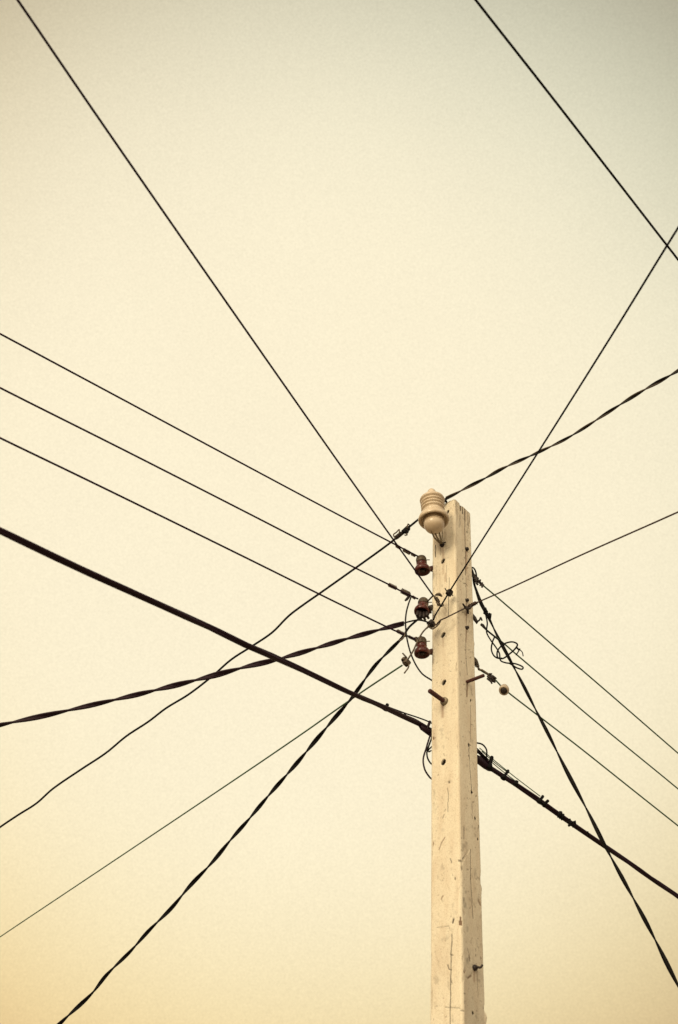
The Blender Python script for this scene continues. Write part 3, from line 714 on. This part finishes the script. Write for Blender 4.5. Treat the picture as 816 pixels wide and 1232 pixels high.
tag(m.build('loose_wire', M_BLACK), 'small kinked wire loop tucked against the left edge under the bundle', 'loose wire')
m = Mesh(); m.org = atY(575, 894, 6.3)
m.tube(smooth([atY(570, 893.5, 6.36), atY(575, 894, 6.3), atY(581, 896, 6.28), atY(585.4, 902, 6.28), atY(585.6, 910, 6.3), atY(584, 916, 6.33)], 6), .0058, 8)
tag(m.build('loose_wire', M_BLACK), 'rounded black wire loop above the bundle, at the right edge of the pole', 'loose wire')
m = Mesh(); m.org = atY(575, 901, 6.3)
m.tube(smooth([atY(570, 898, 6.36), atY(575, 901.5, 6.3), atY(581, 907.5, 6.3), atY(586, 914, 6.32)], 5), .005, 8)
m.tube(smooth([atY(570, 906, 6.36), atY(575, 906, 6.3), atY(579, 908, 6.3), atY(582, 913, 6.32)], 5), .0045, 8)
tag(m.build('loose_wire', M_BLACK), 'pair of short wire ends under the rounded loop, right of the pole', 'loose wire')

# twisted cable from the left edge
r_, P = twisted('twisted dark cable from the left edge, climbing gently to the knot at the pole',
    [(0, 872.3, 'h', 4.75), (65, 858.5), (117.6, 846.6), (168, 835), (217, 823), (260, 812), (299, 801.5), (332, 793.8), (371.6, 782.5), (411, 770.5), (443, 761.5), (465, 755.5), (486, 750, 6.02)],
    .29, .0112, .0082, [M_BUNDLE, M_BUNDLE], ext0=10, ph=.6)
m = Mesh(); m.tube(smooth([atY(482, 751, 6.02), atY(492, 748, 6.02), atY(503, 746, 6.02), atY(511, 747.3, 6.03), atY(518, 750, 6.05)], 5), .0062, 8); m.build('tail', M_TWIST, r_)
# twisted cable from bottom left
r_, P = twisted('twisted black cable climbing from the bottom left corner to the middle insulator',
    [(71.7, 1232, 7.8), (110, 1196), (128.7, 1172.5), (156, 1145.6), (180, 1118.8), (206, 1093), (228, 1066.5), (255.5, 1037.5), (278, 1010), (300, 985), (328, 951.5), (357, 918.5), (377.7, 893.5), (400, 867), (423.5, 839.5), (450.5, 801.8), (468, 783.5), (482, 769.5, 6.05)],
    .225, .0086, .0066, [M_BLACK, M_BLACK], ext0=3, ph=.2, look=6)
m = Mesh(); m.tube(smooth([atY(479, 772.5, 6.05), atY(486, 764, 6.05), atY(492, 755, 6.05), atY(499, 748.5, 6.04), atY(506, 743, 6.06), atY(510, 741, 6.08)], 5), [.0085]*18 + [.007]*8, 8); m.build('tail', M_BLACK, r_)
m = Mesh(); m.tube(smooth([atY(480, 771.5, 6.02), atY(484, 769, 6.01), atY(487, 764.5, 6.02), atY(487.5, 761, 6.03)], 5), .006, 8); m.build('tie_wire', M_TIE, r_)
# wavy wire
r_, P = wire('overhead_wire', 'thin wavy black wire from the lower left edge up to behind the cream insulator', 'overhead wire',
    [(0, 995.3, 8.6), (22, 980.5), (44, 966.5), (63.7, 949), (98, 925.5), (127.5, 906), (152, 885.8), (179, 868), (200, 852), (227, 835.5), (255, 814), (278.4, 793.5), (304, 777), (327.5, 761), (347, 741.5), (361.8, 730), (386.8, 712.5), (428.4, 683), (470, 652.8), (490, 636), (508, 621.5, 6.02), (518, 615, 6.05)],
    .0088, M_BLACK, ext0=5, look=8)
grip(r_, (476, 647.5), (484, 641), 6.02, .014, .016, M_STEEL); grip(r_, (484.5, 641), (492, 634), 6.02, .015, .018, M_BLACK)
for (a, b, c_) in (((476, 648), (473.5, 643.5), (477, 640.5)), ((477, 640.5), (480.5, 637), (480, 644)), ((490, 636), (491, 630.5), (493, 632)), ((488, 640), (490, 643.5), (487, 644))):
    m = Mesh(); m.tube(smooth([atY(*a, 6.0), atY(*b, 5.99), atY(*c_, 6.0)], 4), .0055, 6); m.build('tie_wire', M_TIE, r_)
m = Mesh(); m.tube(smooth([atY(487, 637, 6.0), atY(491, 639, 5.99), atY(488.5, 642.5, 6.0)], 4), [.009]*8 + [.007], 8)
m.tube([atY(485.5, 637.5, 6.0), atY(488.5, 641, 5.99)], .011, 8); m.tube([atY(490.5, 633, 6.0), atY(492.5, 637.5, 5.99)], .009, 8); m.build('clamp', M_BLACK, r_)
# thin green wire from lower left
r_, P = wire('overhead_wire', 'very thin green wire from the lower left edge up to a coiled tie', 'overhead wire',
    [(0, 1127.3, 'h', 5.3), (150, 1027), (300, 926.3), (368, 879.8), (400, 857.2), (440, 829.5), (484, 800.5, 6.03)], .0062, M_GREEN, ext0=10)
knot(r_, 489.2, 797.0, 6.02, R=.021, n=4, r=.0055, axis=Vector((.6, 0, .9)), material=M_TIE, name='coiled_tie', scat=0)
m = Mesh(); m.coil(atY(486.5, 794, 6.02), Vector((.6, 0, .9)), .017, .02, 3, .005); m.tube(smooth([atY(492, 799.5, 6.0), atY(491.5, 803, 6.0), atY(486.5, 810, 6.0)], 4), .0055, 6)
m.tube([atY(489.5, 791.5, 6.0), atY(484.5, 785.8, 6.0)], [.0075, .006], 6)
m.build('tie_end', M_TIE, r_)
m = Mesh(); m.tube(smooth([atY(491, 793, 6.02), atY(497, 783.5, 6.02), atY(503, 770.5, 6.0), atY(508.5, 761, 6.0), atY(514, 755, 6.03), atY(518, 751, 6.05)], 5), .0062, 8); m.build('tail', M_TIE, r_)
# jumper
m = Mesh(); m.org = atY(494.6, 718.5, 6.05)
m.tube(smooth([atY(495, 717.5, 6.05), atY(491.5, 727, 6.04), atY(488.8, 738, 6.03), atY(488, 751, 6.02), atY(490.5, 772, 6.02), atY(497, 793, 6.05), atY(507, 809.5, 6.1), atY(518.8, 818, 6.17), atY(524, 821, 6.22)], 6), .0060, 8)
tag(m.build('jumper_wire', M_TWIST), 'bowed loose wire hanging from the middle insulator down to the left pole edge', 'jumper wire')

# ------------------------------------------------------------------ right-hand side
GRP_R = 'thin green wires running down to the right edge'
r_, P = wire('overhead_wire', 'uppermost of three thin green wires going down to the right edge', 'overhead wire',
    [(573.5, 697, 6.22), (581, 704), (596.8, 717.3), (660, 771.7), (726.3, 828.5), (816, 906.3, 'h', 6.02)], .0062, M_GREEN, ext1=14, group=GRP_R)
m = Mesh(); m.tube(smooth([atY(564, 684, 6.3), atY(569.2, 683, 6.24), atY(572.5, 688, 6.2), atY(573.8, 697, 6.2)], 5), .0065, 8)
m.tube(smooth([atY(567, 690, 6.26), atY(570, 694, 6.22), atY(573, 699, 6.2)], 4), [.010]*4 + [.013]*5, 8); m.build('dead_end_loop', M_BLACK, r_)
m = Mesh(); m.tube([atY(569.5, 691, 6.22), atY(574, 699, 6.2), atY(577, 700.5, 6.2), atY(581.5, 704.8, 6.22)], [.012, .019, .010, .013], 10)
burr(m, 573, 698, 6.19, .026, 4); burr(m, 579.5, 703, 6.2, .020, 4); m.tube([atY(573, 701, 6.18), atY(575, 703.5, 6.18)], .009, 8); m.tube([atY(578, 697.5, 6.18), atY(577.5, 700, 6.18)], .007, 8); m.tube([atY(580, 706.5, 6.18), atY(581, 703.5, 6.18)], .008, 8)
m.build('clamp', M_STEEL, r_)
r_, P = wire('overhead_wire', 'middle of three thin green wires to the right edge, passing through the tangled loops', 'overhead wire',
    [(583, 755, 6.2), (587, 759), (606.6, 774.4), (621, 787), (660, 820), (714, 865.8), (816, 949.2, 'h', 5.6)], .0058, M_GREEN, ext1=14, group=GRP_R)
m = Mesh(); m.tube([atY(567, 740, 6.3), atY(571, 744, 6.2), atY(574.5, 749.5, 6.2), atY(575.5, 747, 6.2)], [.02, .016, .012, .007], 8)
m.tube(smooth([atY(574, 748, 6.2), atY(577, 746, 6.18), atY(578.5, 743, 6.18), atY(580, 746.5, 6.18)], 4), .0065, 8)
m.tube([atY(578.5, 751, 6.2), atY(581, 752.5, 6.2), atY(585, 757.5, 6.2)], [.010, .013, .007], 8); m.build('clamp', M_STEEL, r_)
r_, P = wire('overhead_wire', 'lowest of three thin green wires to the right edge, strung through a small round insulator', 'overhead wire',
    [(572, 794, 6.24), (577, 805), (588.7, 812.6), (596, 818), (606.6, 829), (645.5, 859.3), (697, 899), (738.5, 932), (773, 959.5), (816, 993.6, 'h', 5.2)], .0060, M_GREEN, ext1=14, group=GRP_R)
m = Mesh(); m.tube(smooth([atY(568, 790, 6.3), atY(572.5, 794.5, 6.22), atY(574.5, 800, 6.2), atY(576.5, 806, 6.2)], 4), [.012]*4 + [.013]*5 + [.008]*4, 8)
m.coil(atY(573.5, 799, 6.2), Vector((.3, 0, -1)), .013, .05, 4, .004); m.tube([atY(577, 806, 6.2), atY(580, 806, 6.2), atY(589, 812, 6.2), atY(596, 818, 6.2)], [.009, .007, .008, .006], 8)
m.build('dead_end_loop', M_TIE, r_)
m = Mesh(); c_ = atY(591.3, 816.5, 6.2)
m.tube([atY(586.5, 813, 6.2), atY(589, 815, 6.2), atY(593, 818.5, 6.2), atY(596, 821, 6.2)], [.008, .015, .014, .006], 10); m.coil(c_, RT * .8 - ZA * .6, .0165, .032, 3, .0055, wob=.15); burr(m, 591.5, 816.5, 6.19, .026, 5)
for (a, b) in (((592, 813), (597.5, 816.5)), ((586.5, 816), (590, 819.5)), ((590, 818), (592, 822.5)), ((592, 811.5), (588.5, 810.5))): m.tube([atY(*a, 6.18), atY(*b, 6.18)], [.010, .006], 8)
m.build('clamp', M_STEEL, r_)
# small round insulator
c_ = atY(606.6, 829.5, 6.22); k = (c_ - CAM).dot(FW) / FPX
r2 = thing('insulator', 'small round grey-white insulator threaded on the lowest green wire, right of the pole', 'insulator', c_)
axx = (atY(607.8, 823, 6.30) - atY(605.5, 836, 6.14)).normalized()
R = lambda p: p * k
Mesh().lathe([(R(3.4), -.030), (R(5.2), -.038), (R(5.9), -.030), (R(6.2), -.014), (R(6.0), .004), (R(4.8), .018), (R(4.2), .024), (R(5.0), .032), (R(4.6), .044), (R(2.2), .052)], c_, axx, 32).build('body', M_PORC2, r2)
Mesh().lathe([(R(1.2), -.044), (R(3.6), -.040), (R(4.0), -.034), (R(2.0), -.028)], c_, axx, 20).build('core', M_STEEL, r2)
# twisted cable to bottom right
r_, P = twisted('twisted black cable falling steeply from the right edge of the pole to lower right corner',
    [(570.3, 701, 6.22), (578, 724), (587, 741), (600, 768), (610.6, 788), (618, 802), (628.5, 822), (645.5, 855.5), (660, 883.5), (681, 926), (706.7, 975), (728.7, 1019), (755.7, 1069), (781.4, 1117), (816, 1186, 6.9)],
    .34, .0088, .0060, [M_BLACK, M_TWIST], ext1=5, ph=.9, at=0)
m = Mesh(); m.tube(smooth([atY(566, 682, 6.3), atY(569.3, 690, 6.24), atY(570.5, 702, 6.22), atY(577.8, 724, 6.23)], 5), .0095, 8); m.build('tail', M_BLACK, r_)
m = Mesh(); m.tube([atY(580.5, 730, 6.22), atY(583, 734, 6.22), atY(587, 741, 6.23), atY(590, 745.5, 6.24)], [.008, .014, .017, .008], 10); burr(m, 584, 735, 6.21, .024, 4); burr(m, 587.5, 741, 6.21, .026, 4)
m.tube([atY(584, 731.5, 6.2), atY(585, 734.5, 6.2)], .009, 8); m.tube([atY(590.5, 738.5, 6.2), atY(590, 743, 6.2)], .008, 8); m.tube([atY(582, 737, 6.2), atY(584.5, 739, 6.2)], .008, 8)
m.build('clamp', M_BLACK, r_)
# coil of spare cable
Yc = 6.16
def L8(x, y, Y=Yc): return atY(540 + x / 6.16, 660 + y / 6.16, Y)
m = Mesh(); m.org = L8(433, 755)
m.tube(smooth([L8(275, 495, 6.21), L8(286, 555), L8(281, 620), L8(312, 680), L8(345, 725), L8(375, 775), L8(385, 830), L8(430, 848), L8(475, 850), L8(520, 862), L8(551, 880), L8(543, 894), L8(505, 884), L8(470, 862), L8(448, 850)], 6), .0058, 8)
m.tube(smooth([L8(284, 608, 6.18), L8(330, 645, 6.2), L8(375, 680, 6.14), L8(410, 712, 6.14), L8(382, 730, 6.13), L8(360, 765, 6.12), L8(364, 808, 6.12), L8(400, 815, 6.12), L8(445, 785, 6.12), L8(490, 745, 6.12), L8(509, 710, 6.12), L8(475, 692, 6.13), L8(425, 700, 6.14), L8(385, 725, 6.15)], 6), .0062, 8)
m.tube(smooth([L8(340, 655, 6.19), L8(325, 690, 6.18), L8(316, 745, 6.17), L8(332, 790, 6.16), L8(362, 812, 6.15), L8(395, 812, 6.14)], 6), .0058, 8)
tag(m.build('loose_wire', M_BLACK), 'tangled loops of thin black wire hanging beside the clamp, right of the pole', 'loose wire')
m = Mesh(); m.org = L8(520, 750)
m.tube(smooth([L8(500, 737, 6.13), L8(524, 748, 6.13), L8(545, 768, 6.13), L8(552, 798, 6.14)], 5), .0042, 6)
m.tube(smooth([L8(528, 742, 6.13), L8(515, 765, 6.13), L8(498, 790, 6.14)], 5), .0045, 6); m.tube([L8(505, 735, 6.12), L8(520, 750, 6.12)], .008, 6)
tag(m.build('loose_wire', M_BLACK), 'forked stub of frayed wire just right of the tangled loops', 'loose wire')

print('objects', len(bpy.data.objects), 'tris', sum(len(m.loops) - 2 * len(m.polygons) for m in bpy.data.meshes))
